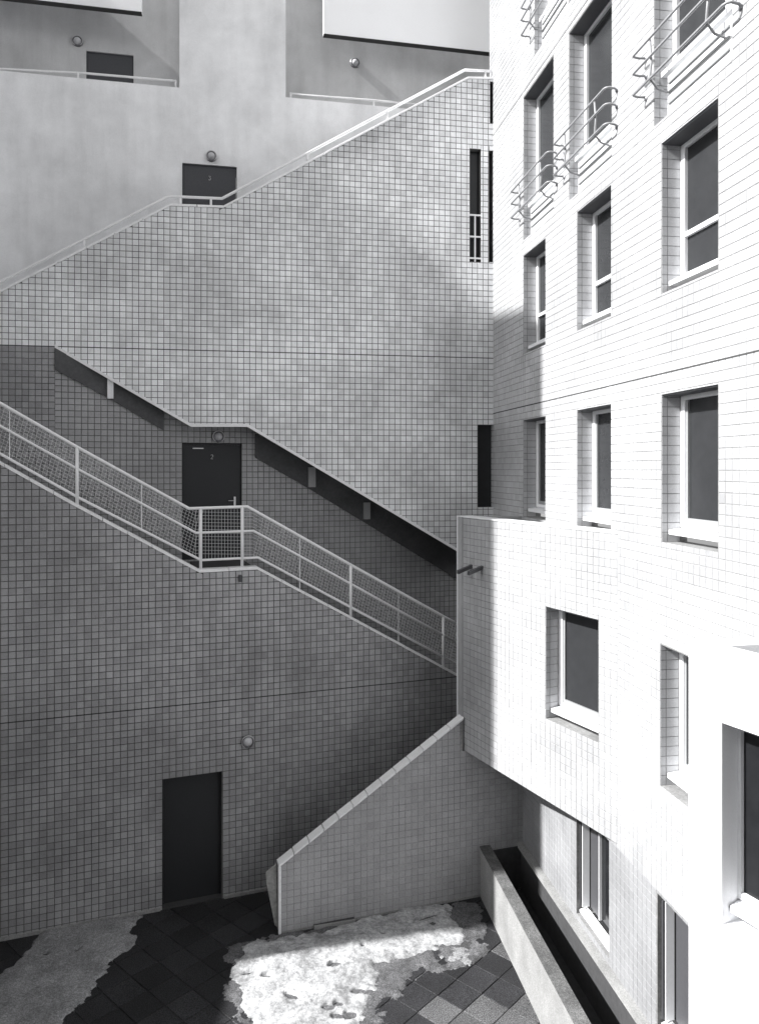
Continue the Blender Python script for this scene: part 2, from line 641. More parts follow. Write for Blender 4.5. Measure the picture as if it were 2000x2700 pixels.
for i in range(-30, 40):
    for j in range(-10, 60):
        x = (i * ca - j * sa_) * PS
        y = (i * sa_ + j * ca) * PS + 2.0
        if not (-6.3 < x < 2.15 and 8.3 < y < 13.6):
            continue
        if x + 0.135 * y > 3.32 + 0.25 or y > 13.26 + 0.36 * x + 0.25:
            continue
        u = 1000 + 2000 * x / y
        v = 1235 + 2000 * 7 / y
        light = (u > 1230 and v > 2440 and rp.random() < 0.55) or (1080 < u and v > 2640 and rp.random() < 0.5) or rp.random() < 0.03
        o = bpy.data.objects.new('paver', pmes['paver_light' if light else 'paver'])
        o.location = (x, y, rp.uniform(-0.004, 0.002))
        o.rotation_euler = (rp.uniform(-0.004, 0.004), rp.uniform(-0.004, 0.004), ang)
        COL.objects.link(o)
        o.parent = pav

# ------------------------------------------------------------------ the white apartment building
bld = empty('apartment_building', (KF - CF * 8, 8, 0))
tag(bld, 'white tiled apartment building with canted bays and rows of recessed windows on the right', 'building')


def up(F, u0, v0, u1, h=None):
    return None

rowA = [(12.61, 11.62), (10.46, 9.44), (8.25, 7.23)]
rowC = [(12.60, 11.30), (10.73, 9.42), (8.41, 7.015)]
ZA, ZB, ZC, ZD = (6.20, 7.80), (8.90, 10.53), (10.79, 13.16), (13.58, 16.0)
fs_ = lambda y: fy(FAC, KF, CF, y)
winA, winB, winC = [], [], []
fac_holes = []
for (ya, yb) in rowA:
    fac_holes.append((fs_(ya), fs_(yb), *ZA))
    fac_holes.append((fs_(ya), fs_(yb), *ZB))
for (ya, yb) in rowC:
    fac_holes.append((fs_(ya), fs_(yb), *ZC))
    fac_holes.append((fs_(ya - 0.5 if ya > 12 else ya), fs_(yb - 0.5 if ya > 12 else yb), *ZD))
W4 = (fs_(8.278), fs_(7.26), 3.54, 5.08)
LW1 = (fs_(10.48), fs_(9.50), 0.85, 2.33)
LW2 = (fs_(8.34), fs_(7.30), 0.85, 2.33)
fac_holes += [W4, LW1, LW2, (fs_(12.6), fs_(9.32), 2.62, 5.9)]      # the last one opens into the bay
s_far, s_near = fs_(14.48), fs_(1.0)
fb, ft = [(s_far, -2.5), (s_near, -2.5)], [(s_far, 18.5), (s_near, 18.5)]
fw = wall('facade_wall', FAC, fb, ft, fac_holes, 0.30, M['grout_light'], bld)
# clad from the corner with the upper wall to a little beyond the edge of the picture
s_c = fs_(14.475)


def vis_f(u, v):
    if u > 1800 and v > 1680:
        return False
    if u < 1640 and v > 1350:
        return False
    return True

tiles(FAC, [(s_c, 2.362), (fs_(5.2), 2.362)], [(s_c, 18.4), (fs_(5.2), 18.4)], fac_holes, M['tile_front'], fw, 300,
      gap=0.008, proud=0.005, vis=vis_f, zo=8.03, so=fs_(12.61), skip_z=())
tiles(FAC, [(s_c, 0.0), (fs_(5.2), 0.0)], [(s_c, 2.358), (fs_(5.2), 2.358)], [LW1, LW2], M['shade_grey'], fw, 0, gap=0.006, proud=0.005, zo=8.03, so=fs_(12.61))  # shade on the lower facade is put into the tile colour
# joints across the facade
for z in (8.03, 13.25):
    m = MB()
    m.fbox(FAC, s_c, fs_(5.2), z - 0.009, z + 0.009, 0.001, 0.0062)
    m.build('expansion_joint', M['joint'], fw)


def jamb_tiles(F, hole, parent, depth=0.21, mat=None):
    """tiles lining the far jamb, sill strip of an opening"""
    a, b, c, d = hole
    m = MB()
    z = c
    k = 0
    J = Frame(*(F.P(a, 0, -0.004).xy), -F.n.x, -F.n.y)
    while z < d - 0.02:
        z1 = min(z + MOD * 1.0, d - 0.002)
        for (w0, w1) in ((0.004, 0.062), (0.070, depth)):
            # a slab standing 4 mm proud of the jamb
            p = []
            for ss, e in ((a, 0), (a + 0.004, 0)):
                p += [F.P(ss, z + 0.004, -w0), F.P(ss, z + 0.004, -w1), F.P(ss, z1 - 0.004, -w1), F.P(ss, z1 - 0.004, -w0)]
            m.hexa(p)
        z += MOD
    o = m.build('jamb_tiles', mat or M['tile_jamb'], parent)
    o['kind'] = 'stuff'


def window(F, hole, kind, label=None, parent=None, glass='glass_dull', rev=0.22):
    """recessed window: frame mesh (white), sash, panes, sill"""
    a, b, c, d = hole
    W, H = b - a, d - c
    if kind == 'low':
        m = MB()
        fw_ = 0.02
        m.fbox(F, a, a + fw_, c + 0.10, d, -rev - 0.05, -rev)
        m.fbox(F, b - fw_, b, c + 0.10, d, -rev - 0.05, -rev)
        m.fbox(F, a + fw_, b - fw_, d - fw_, d, -rev - 0.05, -rev)
        w = m.build('window', M['frame'], parent)
    else:
        m = MB()
        fl = 0.03 if kind == 'smooth' else 0.085
        zb = c + 0.16
        m.fbox(F, a, a + fl, zb, d, -rev - 0.06, -rev)
        m.fbox(F, b - 0.05, b, zb, d, -rev - 0.06, -rev)
        m.fbox(F, a + fl, b - 0.05, d - 0.06, d, -rev - 0.06, -rev)
        m.fbox(F, a + fl, b - 0.05, zb, zb + 0.05, -rev - 0.06, -rev)
        if kind in ('split', 'french'):
            sm = a + W * 0.70
            m.fbox(F, sm, sm + 0.10, zb + 0.05, d - 0.06, -rev - 0.055, -rev + 0.006)
        if kind == 'split':
            zt = c + 0.16 + (H - 0.16) * 0.30
            m.fbox(F, a + fl, sm, zt, zt + 0.05, -rev - 0.055, -rev + 0.004)
            m.fbox(F, sm + 0.10, b - 0.05, zt, zt + 0.05, -rev - 0.055, -rev + 0.004)
        w = m.build('window', M['frame'], parent)
    if label:
        w['label'] = label
    # glass
    if kind == 'low':
        m = MB()
        m.fbox(F, a + 0.01, b - 0.01, c + 0.11, d - 0.01, -rev - 0.055, -rev - 0.035)
        m.build('pane', M['glass'], w)
        # open outward-folded casement and its rails
        m = MB()
        m.fbox(F, a + 0.055, a + 0.075, c + 0.14, d - 0.05, -rev, -rev + 0.12)
        m.build('casement', M['frame_dark'], w)
        m = MB()
        m.fbox(F, a + 0.090, a + 0.106, c + 0.14, d - 0.05, -rev, -rev + 0.10)
        m.build('casement_edge', M['frame'], w)
        m = MB()
        sm = a + W * 0.42
        m.fbox(F, a + 0.12, sm, c + 0.14, d - 0.05, -rev - 0.03, -rev - 0.012)
        m.build('sash', M['frame_dark'], w)
        m = MB()
        m.fbox(F, sm, sm + 0.014, c + 0.14, d - 0.05, -rev - 0.03, -rev + 0.012)
        m.build('sash_edge', M['frame'], w)
    else:
        zb = c + 0.21
        gs = [(a + fl, b - 0.05)]
        if kind in ('split', 'french'):
            sm = a + W * 0.70
            gs = [(a + 0.085, sm), (sm + 0.10, b - 0.05)]
        for (g0, g1) in gs:
            zs_ = [(zb, d - 0.06)]
            if kind == 'split':
                zt = c + 0.16 + (H - 0.16) * 0.30
                zs_ = [(zb, zt), (zt + 0.05, d - 0.06)]
            for (z0, z1) in zs_:
                m = MB()
                m.fbox(F, g0, g1, z0, z1, -rev - 0.045, -rev - 0.035)
                m.build('pane', M[glass], w)
        if kind == 'plain':
            m = MB()
            m.fbox(F, a + 0.087, a + 0.125, zb + 0.002, d - 0.062, -rev - 0.034, -rev - 0.012)
            m.fbox(F, a + 0.125, b - 0.052, zb + 0.002, zb + 0.055, -rev - 0.034, -rev - 0.012)
            m.build('sash', M['frame_grey'], w)
    if kind != 'low':
        m = MB()
        m.fbox(F, a + 0.006, b - 0.002, d - 0.012, d - 0.002, -rev - 0.0, -0.012)
        m.build('head_shade', M['head_shade'], w)  # added dark panel in place of the shadow under the head
    # sill
    m = MB()
    if kind == 'low':
        m.hexa([F.P(a + 0.03, c + 0.04, -0.03), F.P(b - 0.002, c + 0.04, -0.03), F.P(b - 0.002, c + 0.07, -0.03), F.P(a + 0.03, c + 0.07, -0.03),
                F.P(a + 0.03, c + 0.04, -rev + 0.0), F.P(b - 0.002, c + 0.04, -rev), F.P(b - 0.002, c + 0.098, -rev), F.P(a + 0.03, c + 0.098, -rev)])
    else:
        m.hexa([F.P(a + 0.012, c + 0.085, -0.075), F.P(b - 0.002, c + 0.085, -0.075), F.P(b - 0.002, c + 0.135, -0.075), F.P(a + 0.012, c + 0.135, -0.075),
                F.P(a + 0.012, c + 0.085, -rev - 0.05), F.P(b - 0.002, c + 0.085, -rev - 0.05), F.P(b - 0.002, c + 0.157, -rev - 0.05), F.P(a + 0.012, c + 0.157, -rev - 0.05)])
    m.build('sill', M['frame'], w)
    if kind != 'low' and kind != 'smooth':
        jamb_tiles(F, hole, w)
    return w


for (ya, yb) in rowA:
    window(FAC, (fs_(ya), fs_(yb), *ZA), 'plain', parent=bld)
    window(FAC, (fs_(ya), fs_(yb), *ZB), 'split', parent=bld)


def french(F, hole, parent):
    a, b, c, d = hole
    # white spandrel panel with ribs below the sill
    zs = c + 0.46
    w = window(F, (a, b, zs, d), 'french', parent=parent)
    m = MB()
    m.fbox(F, a + 0.20, b - 0.002, c + 0.02, zs - 0.002, -0.20, -0.05)
    m.build('spandrel_panel', M['frame'], w)
    m = MB()
    for z in (c + 0.14, c + 0.26, c + 0.36):
        m.fbox(F, a + 0.23, b - 0.10, z, z + 0.02, -0.050, -0.030)
    m.build('panel_rib', M['frame_grey'], w)
    m = MB()
    m.fbox(F, a + 0.004, a + 0.20, c, zs, -0.24, -0.20)
    m.build('side_panel', M['frame'], w)
    jamb_tiles(F, (a, b, c, zs), w)
    return w


def balcony(F, hole, parent):
    a, b, c, d = hole
    r = 0.014
    first = None
    x0, x1 = a - 0.20, b + 0.16
    for k, (z, o_) in enumerate(((c + 0.86, 0.0), (c + 0.66, 0.04), (c + 0.42, 0.04))):
        m = MB()
        wv = 0.16
        pts = [F.P(x0 + 0.05, z - 0.02, -0.0), F.P(x0 + 0.02, z - 0.01, 0.08), F.P(x0 + 0.01, z, wv - 0.03), F.P(x0 + 0.03, z, wv), F.P(x0 + 0.06, z, wv)]
        pts += [F.P(x1 - 0.06, z, wv), F.P(x1 - 0.02, z, wv - 0.015), F.P(x1, z, wv - 0.05), F.P(x1, z - 0.01, 0.04), F.P(x1 - 0.01, z - 0.03, -0.0)]
        m.path(pts, r, 8)
        o = m.build('balcony_railing' if first is None else 'rail', M['rail_grey'], parent if first is None else first, smooth=True)
        if first is None:
            first = o
    for sx_ in (a + 0.18, b - 0.18):
        m = MB()
        pts = [F.P(sx_, c + 0.85, 0.148), F.P(sx_, c + 0.62, 0.130), F.P(sx_, c + 0.43, 0.148), F.P(sx_, c + 0.33, 0.06), F.P(sx_, c + 0.30, -0.06)]
        m.path(pts, 0.013, 6)
        m.build('bracket', M['rail_grey'], first, smooth=True)
    for sx_ in (x0 + 0.04, x1 - 0.02):
        for z in (c + 0.84, c + 0.64, c + 0.39):
            m = MB()
            m.lathe(F, sx_, z, 0.0055, [(0.03, 0), (0.03, 0.008), (0.012, 0.02)], 10)
            m.build('wall_plate', M['lampring'], first)
    return first


for (ya, yb) in rowC:
    h = (fs_(ya), fs_(yb), *ZC)
    french(FAC, h, bld)
    balcony(FAC, h, bld)
    if ya > 12:
        h = (fs_(ya - 0.5), fs_(yb - 0.5), *ZD)
    else:
        h = (fs_(ya), fs_(yb), *ZD)
    french(FAC, h, bld)
    balcony(FAC, h, bld)
window(FAC, W4, 'plain', parent=bld, glass='glass')
window(FAC, LW1, 'low', parent=bld, rev=0.14)
window(FAC, LW2, 'low', parent=bld, rev=0.14)

# canted bay: face from the left corner to where it dies into the facade
bs0, bs1 = BAY.sx(1205), BAY.sx(1630)
BZ0, BZ1 = 2.41, 6.21
bh = [(BAY.sx(1438), BAY.sx(1577), 3.54, 5.09)]
bay = wall('bay_wall', BAY, [(bs0, BZ0), (bs1, BZ0)], [(bs0, BZ1), (bs1, BZ1)], bh, 0.24, M['grout_light'], bld)
tiles(BAY, [(bs0 + 0.03, BZ0), (bs1, BZ0)], [(bs0 + 0.03, BZ1 - 0.01), (bs1, BZ1 - 0.01)], bh, M['tile_front'], bay, 0, gap=0.008, proud=0.005, zo=BZ0, so=bh[0][0])
window(BAY, bh[0], 'plain', parent=bld)
A = BAY.P(bs0, 0)
B = BAY.P(bs1, 0)
Cc = FAC.P(fs_(12.84), 0)                # where the bay's far side meets the facade


def prism(name, pts, z0, z1, mat, parent):
    n = len(pts)
    v = [Vector((p[0], p[1], z0)) for p in pts] + [Vector((p[0], p[1], z1)) for p in pts]
    f = [tuple(range(n))[::-1], tuple(range(n, 2 * n))] + [(i, (i + 1) % n, n + (i + 1) % n, n + i) for i in range(n)]
    return mesh(name, v, f, mat, parent)

A2, B2 = BAY.P(bs0 + 0.02, 0, -0.245), BAY.P(bs1 - 0.12, 0, -0.245)
prism('bay_roof', [A2, B2, FAC.P(fs_(9.6), 0, -0.25), FAC.P(fs_(12.9), 0, -0.25)], 5.98, 6.06, M['soffit'], bld)
prism('bay_floor', [A2, B2, FAC.P(fs_(9.6), 0, -0.25), FAC.P(fs_(12.9), 0, -0.25)], BZ0 + 0.01, BZ0 + 0.15, M['soffit'], bld)
sidedir = (Cc - A).xy.normalized()
SIDE = Frame(Cc.x, Cc.y, -sidedir.x, -sidedir.y)     # far side of the bay, facing the lower wall
wall('bay_side', SIDE, [(0.02, BZ0), ((Cc - A).length - 0.002, BZ0)], [(0.02, BZ1 - 0.004), ((Cc - A).length - 0.002, BZ1 - 0.004)], [], 0.18, M['tile_front'], bld)
# white edge trim on the corner and a metal parapet edge
m = MB()
m.fbox(BAY, bs0 - 0.004, bs0 + 0.026, BZ0, BZ1 + 0.012, -0.03, 0.010)
m.fbox(BAY, bs0 + 0.026, bs1, BZ1 - 0.008, BZ1 + 0.012, -0.24, 0.008)
m.build('parapet_trim', M['frame'], bld)
# waterspouts
for (u, v) in ((1243, 1492), (1271, 1495)):
    s, z = BAY.at(u, v)
    m = MB()
    hw = 0.030
    p = []
    for (w, dz, ds) in ((-0.02, 0, 0), (0.26, -0.085, 0.0)):
        p += [BAY.P(s - hw + ds, z - 0.028 + dz, w), BAY.P(s + hw + ds, z - 0.028 + dz, w), BAY.P(s + hw + ds, z + 0.028 + dz, w), BAY.P(s - hw + ds, z + 0.028 + dz, w)]
    m.hexa(p)
    m.build('waterspout', M['frame_dark'], bld)

# near bay, smooth white render
ns0 = NEAR.sx(1815)
ns1 = fy(NEAR, 5.39, 0.495, 3.2)
nh = [(NEAR.sx(1902), NEAR.sx(1902) + 1.12, 3.57, 5.09)]
nb = wall('near_bay_wall', NEAR, [(ns0, 2.41), (ns1, 2.41)], [(ns0, 5.65), (ns1, 5.65)], nh, 0.10, M['plaster_white'], bld)
NA = NEAR.P(ns0, 0)
NC = FAC.P(fs_(6.14), 0)
nd = (NC - NA).xy.normalized()
NS = Frame(NC.x, NC.y, -nd.x, -nd.y)
nl = (NC - NA).length
wall('near_bay_side', NS, [(0.02, 2.41), (nl - 0.105, 2.41)], [(0.02, 5.645), (nl - 0.105, 5.645)], [], 0.22, M['plaster_white'], bld)
prism('near_bay_roof', [NEAR.P(ns0 + 0.05, 0, -0.105), NEAR.P(ns1 - 0.3, 0, -0.105), FAC.P(fs_(3.4), 0, -0.2), FAC.P(fs_(6.1), 0, -0.2)], 5.45, 5.50, M['soffit'], bld)
prism('near_bay_floor', [NEAR.P(ns0 + 0.05, 0, -0.105), NEAR.P(ns1 - 0.3, 0, -0.105), FAC.P(fs_(3.4), 0, -0.2), FAC.P(fs_(6.1), 0, -0.2)], 2.42, 2.56, M['soffit'], bld)
# jamb boxes so the window sits in a deep reveal
m = MB()
a, b, c, d = nh[0]
for (s0_, s1_, z0_, z1_) in ((a - 0.05, a, c - 0.05, d + 0.05), (b, b + 0.05, c - 0.05, d + 0.05), (a, b, d, d + 0.05), (a, b, c - 0.05, c)):
    m.fbox(NEAR, s0_, s1_, z0_, z1_, -0.30, -0.101)
m.build('window_reveal', M['plaster_white'], bld)
window(NEAR, nh[0], 'smooth', parent=bld, glass='glass', rev=0.17)

# ------------------------------------------------------------------ numbers and doors
DIG = {
    '2': [[(-.5, .7), (-.2, 1), (.2, 1), (.5, .7), (.5, .35), (-.5, -1), (.5, -1)]],
    '3': [[(-.5, 1), (.5, 1), (0, .25), (.4, .1), (.5, -.4), (.2, -.95), (-.2, -1), (-.5, -.7)]],
}


def digit(F, ch, s, z, size, w, parent):
    m = MB()
    for st in DIG[ch]:
        m.path([F.P(s + x * size * 0.5, z + y * size * 0.5, w) for x, y in st], 0.005, 6)
    return m.build('door_number', M['digit'], parent)


def door(F, s0, s1, z0, z1, w, parent, mat='door', handle=True, number=None, closer=False, label=None):
    m = MB()
    m.fbox(F, s0, s1, z0, z1, w - 0.05, w)
    o = m.build('door', M[mat], parent)
    if label:
        o['label'] = label
    m = MB()
    t = 0.03
    m.fbox(F, s0 - t, s0 - 0.003, z0, z1 + t, w - 0.06, w + 0.012)
    m.fbox(F, s1 + 0.003, s1 + t, z0, z1 + t, w - 0.06, w + 0.012)
    m.fbox(F, s0 - 0.003, s1 + 0.003, z1 + 0.003, z1 + t, w - 0.06, w + 0.012)
    m.build('door_frame', M[mat], o)
    if handle:
        m = MB()
        sh = s1 - 0.10
        zh = z0 + 1.03
        m.fbox(F, sh - 0.017, sh + 0.017, zh - 0.13, zh + 0.09, w + 0.001, w + 0.012)
        m.bar(F.P(sh, zh + 0.02, w), F.P(sh, zh + 0.02, w + 0.05), 0.009)
        m.bar(F.P(sh + 0.005, zh + 0.02, w + 0.05), F.P(sh - 0.12, zh + 0.02, w + 0.05), 0.009)
        m.build('handle', M['steel'], o)
    if closer:
        m = MB()
        m.fbox(F, s0 + 0.17, s0 + 0.36, z1 - 0.075, z1 - 0.058, w + 0.001, w + 0.02)
        m.build('closer', M['steel'], o)
    if number:
        digit(F, number, (s0 + s1) / 2, z1 - 0.22 if number == '2' else z1 - 0.22, 0.075, w + 0.006, o)
    return o


def lamp(F, s, z, label, r=0.105, w=0.006):
    o = empty('wall_lamp', F.P(s, z, w))
    tag(o, label, 'wall lamp', 'round bulkhead lamps on the walls')
    inv = Matrix.Translation(-Vector(F.P(s, z, w)))
    def put(m, name, mat):
        q = m.build(name, mat, None, True)
        q.data.transform(inv)
        q.parent = o
        return q
    m = MB()
    m.lathe(F, s, z, w, [(r, 0), (r, 0.035), (r * 0.9, 0.05), (r * 0.78, 0.05), (r * 0.78, 0.02)], 24)
    put(m, 'base_ring', M['lampring'])
    m = MB()
    rr = r * 0.76
    m.lathe(F, s, z, w + 0.02, [(rr * math.cos(t), 0.09 * math.sin(t)) for t in [i * math.pi / 2 / 7 for i in range(7)]] + [(0.004, 0.09)], 20)
    put(m, 'glass_dome', M['lampglass'])
    m = MB()
    m.path([F.P(s + math.cos(t) * r * 0.97, z + math.sin(t) * r * 0.97, w + 0.05) for t in [R(q) for q in range(-60, 241, 20)]], 0.008, 6)
    put(m, 'guard', M['steel'])
    return o

# ------------------------------------------------------------------ lower wall, with the walkway on its top
ltop = [LOW.at(u, v) for (u, v) in ((-260, 1080), (203, 1338), (526, 1510), (679, 1502), (923, 1632), (1203, 1783), (1290, 1830))]
lbot = [(ltop[0][0], -0.05), (ltop[-1][0] + 0.9, -0.05)]
d1a, d1b = LOW.sx(428), LOW.sx(585)
lh = [(d1a, d1b, -0.05, 2.07)]
lw = wall('lower_wall', LOW, lbot, ltop, lh, 0.22, M['grout'], None)
tag(lw, 'grey square-tiled lower wall with the basement door, carrying the railed walkway', 'wall')
JL = 3.22
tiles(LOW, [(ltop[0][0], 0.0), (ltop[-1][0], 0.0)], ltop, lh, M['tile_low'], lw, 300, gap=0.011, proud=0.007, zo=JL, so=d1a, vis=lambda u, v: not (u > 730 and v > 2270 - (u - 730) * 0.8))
m = MB()
m.fbox(LOW, ltop[0][0], ltop[-1][0], JL - 0.008, JL + 0.008, 0.001, 0.0082)
m.build('expansion_joint', M['joint'], lw)
m = MB()
m.fbox(LOW, d1b + 0.03, 1.0, 0.0, 0.05, 0.008, 0.03)
m.fbox(LOW, ltop[0][0], d1a - 0.03, 0.0, 0.05, 0.008, 0.03)
m.build('skirting', M['grout_mid'], lw)
door(LOW, d1a + 0.03, d1b - 0.03, 0.027, 2.04, -0.12, lw, handle=False, label='dark flush basement door')
m = MB()
m.fbox(LOW, d1a + 0.002, d1b - 0.002, -0.03, 0.025, -0.21, 0.004)
m.build('threshold', M['stairs'], lw)
coping(LOW, ltop, -0.22, 0.018, 0.045, 0.42, lw, M['coping'])
s, z = LOW.at(632, 1524)
m = MB()
m.fbox(LOW, s - 0.022, s + 0.022, z - 0.055, z + 0.055, 0.007, 0.09)
m.build('vent_spout', M['frame_dark'], lw)
s, z = LOW.at(652, 1954)
lamp(LOW, s, z, 'round lamp above the basement door at the bottom of the lower tiled wall')

# ------------------------------------------------------------------ railing along the walkway
RW = -0.10
RF = LOW.shift(RW)
rail_px = dict(
    top_rail=[(-200, 950), (0, 1063), (203, 1179), (498, 1341), (652, 1336), (923, 1489), (1169, 1626), (1215, 1651)],
    middle_rail=[(-200, 1012), (0, 1123), (205, 1237), (516, 1405), (668, 1400), (925, 1540), (1215, 1701)],
    bottom_rail=[(-200, 1086), (0, 1196), (205, 1311), (530, 1477), (680, 1470), (925, 1602), (1215, 1757)],
)
rail = empty('railing', RF.P(RF.sx(500), 5.4))
tag(rail, 'white steel railing with wire mesh infill along the middle walkway', 'railing')
rail_l = {}
for k, px in rail_px.items():
    ln = [RF.at(u, v) for u, v in px]
    rail_l[k] = ln
    m = MB()
    m.path([RF.P(s, z) for s, z in ln], 0.026 if k == 'top_rail' else 0.021, 8)
    o = m.build(k, M['paint'], rail, True)
    o.location = -Vector(rail.location)


def rl(k, s):
    return prof(rail_l[k], s)

def cop(s):
    return prof(ltop, s)

for u in (-160, 203, 529, 638, 924, 1168):
    s = RF.sx(u)
    m = MB()
    m.bar(RF.P(s, cop(s) + 0.03), RF.P(s, rl('top_rail', s) - 0.005), 0.026, 8)
    o = m.build('post', M['paint'], rail, True)
    o.location = -Vector(rail.location)
for u in (25, 373, 790, 1050):
    s = RF.sx(u)
    m = MB()
    m.bar(RF.P(s, rl('bottom_rail', s) - (0.17 if u > 700 else 0)), RF.P(s, rl('top_rail', s)), 0.007, 6)
    o = m.build('thin_post', M['paint'], rail)
    o.location = -Vector(rail.location)
# wire mesh: strands along and across
m = MB()
sA, sB = rail_l['top_rail'][0][0], rail_l['top_rail'][-1][0]
brk = [RF.sx(-190), RF.sx(514), RF.sx(665), RF.sx(1210)]
for (a, b) in zip(brk, brk[1:]):
    n = 14
    for i in range(1, n):
        t = i / n
        pts = []
        for s in (a, b):
            zt, zb = rl('top_rail', s), rl('bottom_rail', s)
            pts.append(RF.P(s, zb + (zt - zb) * t, 0.004))
        m.bar(pts[0], pts[1], 0.0024, 4)
s = brk[0]
while s < brk[-1]:
    zt, zb = rl('top_rail', s), None
    land = brk[1] < s < brk[2]
    lean = 0.0 if land else 0.18
    s2 = s + lean
    if s2 < brk[-1]:
        zb = rl('bottom_rail', s)
        zt2 = rl('top_rail', s2)
        m.bar(RF.P(s, zb, -0.002), RF.P(s2, zt2, -0.002), 0.0024, 4)
    s += 0.052
o = m.build('wire_mesh', M['paint'], rail)
o['kind'] = 'stuff'
o.location = -Vector(rail.location)

# ------------------------------------------------------------------ wall behind the walkway
rs0, rs1 = REC.sx(143), REC.sx(1330)
mb = [UP.at(u, v) for (u, v) in ((145, 912), (504, 1120), (652, 1120), (1203, 1448), (1302, 1508))]     # lower edge of the upper wall
d2a, d2b = REC.sx(480), REC.sx(637)
Zl = 5.36
rh = [(d2a, d2b, Zl, 7.46)]
rtop_z = lambda s: prof([(REC.at(u, v)[0], UP.at(u, v)[1] + 0.25) for (u, v) in ((145, 912), (504, 1120), (652, 1120), (1203, 1448), (1340, 1530))], s)
rpts = sorted({rs0, REC.sx(504), REC.sx(652), REC.sx(1203), rs1})
rtop = [(s, rtop_z(s)) for s in rpts]
rbot = [(rs0, 2.2), (rs1, 2.2)]
rw_ = wall('recess_wall', REC, rbot, rtop, rh, 0.2, M['grout'], None)
tag(rw_, 'shaded tiled wall with a grey door numbered 2 behind the middle walkway', 'wall')
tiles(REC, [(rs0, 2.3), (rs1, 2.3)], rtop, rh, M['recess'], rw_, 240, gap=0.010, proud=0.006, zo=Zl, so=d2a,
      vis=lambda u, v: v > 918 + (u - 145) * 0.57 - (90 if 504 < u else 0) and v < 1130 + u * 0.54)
door(REC, d2a + 0.02, d2b - 0.02, Zl, 7.43, -0.05, rw_, mat='door', number='2', closer=True, label='dark flush door numbered 2')
s, z = REC.at(575, 1151)
lamp(REC, s, z, 'round lamp in the shade above the door numbered 2')
# dark strip openings under the sloping soffit, with little pale piers between them
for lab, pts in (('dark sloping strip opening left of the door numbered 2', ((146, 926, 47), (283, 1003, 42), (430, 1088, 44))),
                 ('dark sloping strip opening right of the door numbered 2, its end painted as shade', ((672, 1150, 54), (820, 1232, 58), (1060, 1375, 62), (1290, 1512, 66)))):  # last stretch is painted shade where the recess darkens
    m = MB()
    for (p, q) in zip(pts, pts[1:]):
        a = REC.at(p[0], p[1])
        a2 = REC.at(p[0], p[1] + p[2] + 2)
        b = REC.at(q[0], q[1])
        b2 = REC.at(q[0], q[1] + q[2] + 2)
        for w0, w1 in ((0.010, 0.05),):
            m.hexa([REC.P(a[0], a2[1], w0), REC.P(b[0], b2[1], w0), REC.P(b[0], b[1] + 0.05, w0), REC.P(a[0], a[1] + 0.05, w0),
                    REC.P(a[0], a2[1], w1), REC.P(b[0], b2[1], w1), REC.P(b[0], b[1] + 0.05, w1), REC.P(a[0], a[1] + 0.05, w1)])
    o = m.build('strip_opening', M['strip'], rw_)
    o['label'] = lab
for (u, v0, v1, wd) in ((291, 1000, 1052, 8), (819, 1232, 1284, 9), (963, 1325, 1368, 8)):
    a = REC.at(u - wd, v0)
    b = REC.at(u + wd, v1)
    m = MB()
    m.fbox(REC, a[0], b[0], b[1], a[1], 0.052, 0.11)
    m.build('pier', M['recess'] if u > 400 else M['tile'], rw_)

# walkway: landing and stair flights between lower wall and recess wall
walk = empty('walkway', LOW.P(0, 5.3))
tag(walk, 'dark stone walkway with steps between the railing and the door numbered 2', 'stairs')
WD = 1.49


def step(name, s0, s1, z, th=0.17):
    m = MB()
    m.fbox(LOW, s0, s1, z - th, z, -WD, -0.222)
    o = m.build(name, M['stairs'], walk)
    o.location = -Vector(walk.location)

sl0, sl1 = LOW.sx(526), LOW.sx(679)
step('landing', sl0, sl1, Zl - 0.03, 0.2)
s = sl1
while s < LOW.sx(1290):
    s2 = s + 0.28
    step('step', s, s2 - 0.002, prof(ltop, s2) - 0.03)
    s = s2
s = sl0
while s > LOW.sx(-240):
    s2 = s - 0.28
    step('step', s2 + 0.002, s, prof(ltop, s) - 0.03)
    s = s2

# ------------------------------------------------------------------ upper wall
utop = [UP.at(u, v) for (u, v) in ((-330, 935), (0, 772), (449, 543), (589, 548), (1233, 208), (1302, 209))]
ustart = utop[0][0]
uleft = UP.sx(145)
ubot = [(ustart, 2.0), (uleft - 0.0005, 2.0), (uleft, mb[0][1])] + mb[1:]
sl1a, sl1b = UP.sx(1237.6), UP.sx(1267)
sl2a, sl2b = UP.sx(1289), UP.sx(1299.5)
Yc = UP.at(1267, 1000)
zf = lambda u, v: UP.at(u, v)[1]
uh = [(sl1a, sl1b, zf(1250, 690), zf(1250, 392)),
      (sl2a, sl2b, zf(1295, 691), zf(1295, 397)),
      (UP.sx(1291), sl2b + 0.0005, zf(1295, 324), zf(1295, 215)),
      (UP.sx(1259), UP.sx(1299.8), zf(1280, 1337), zf(1280, 1120))]
uw = wall('upper_wall', UP, ubot, utop, uh, 0.20, M['grout'], None)
tag(uw, 'tall pale square-tiled wall whose top climbs in flights up to the right', 'wall')
JU = 9.07


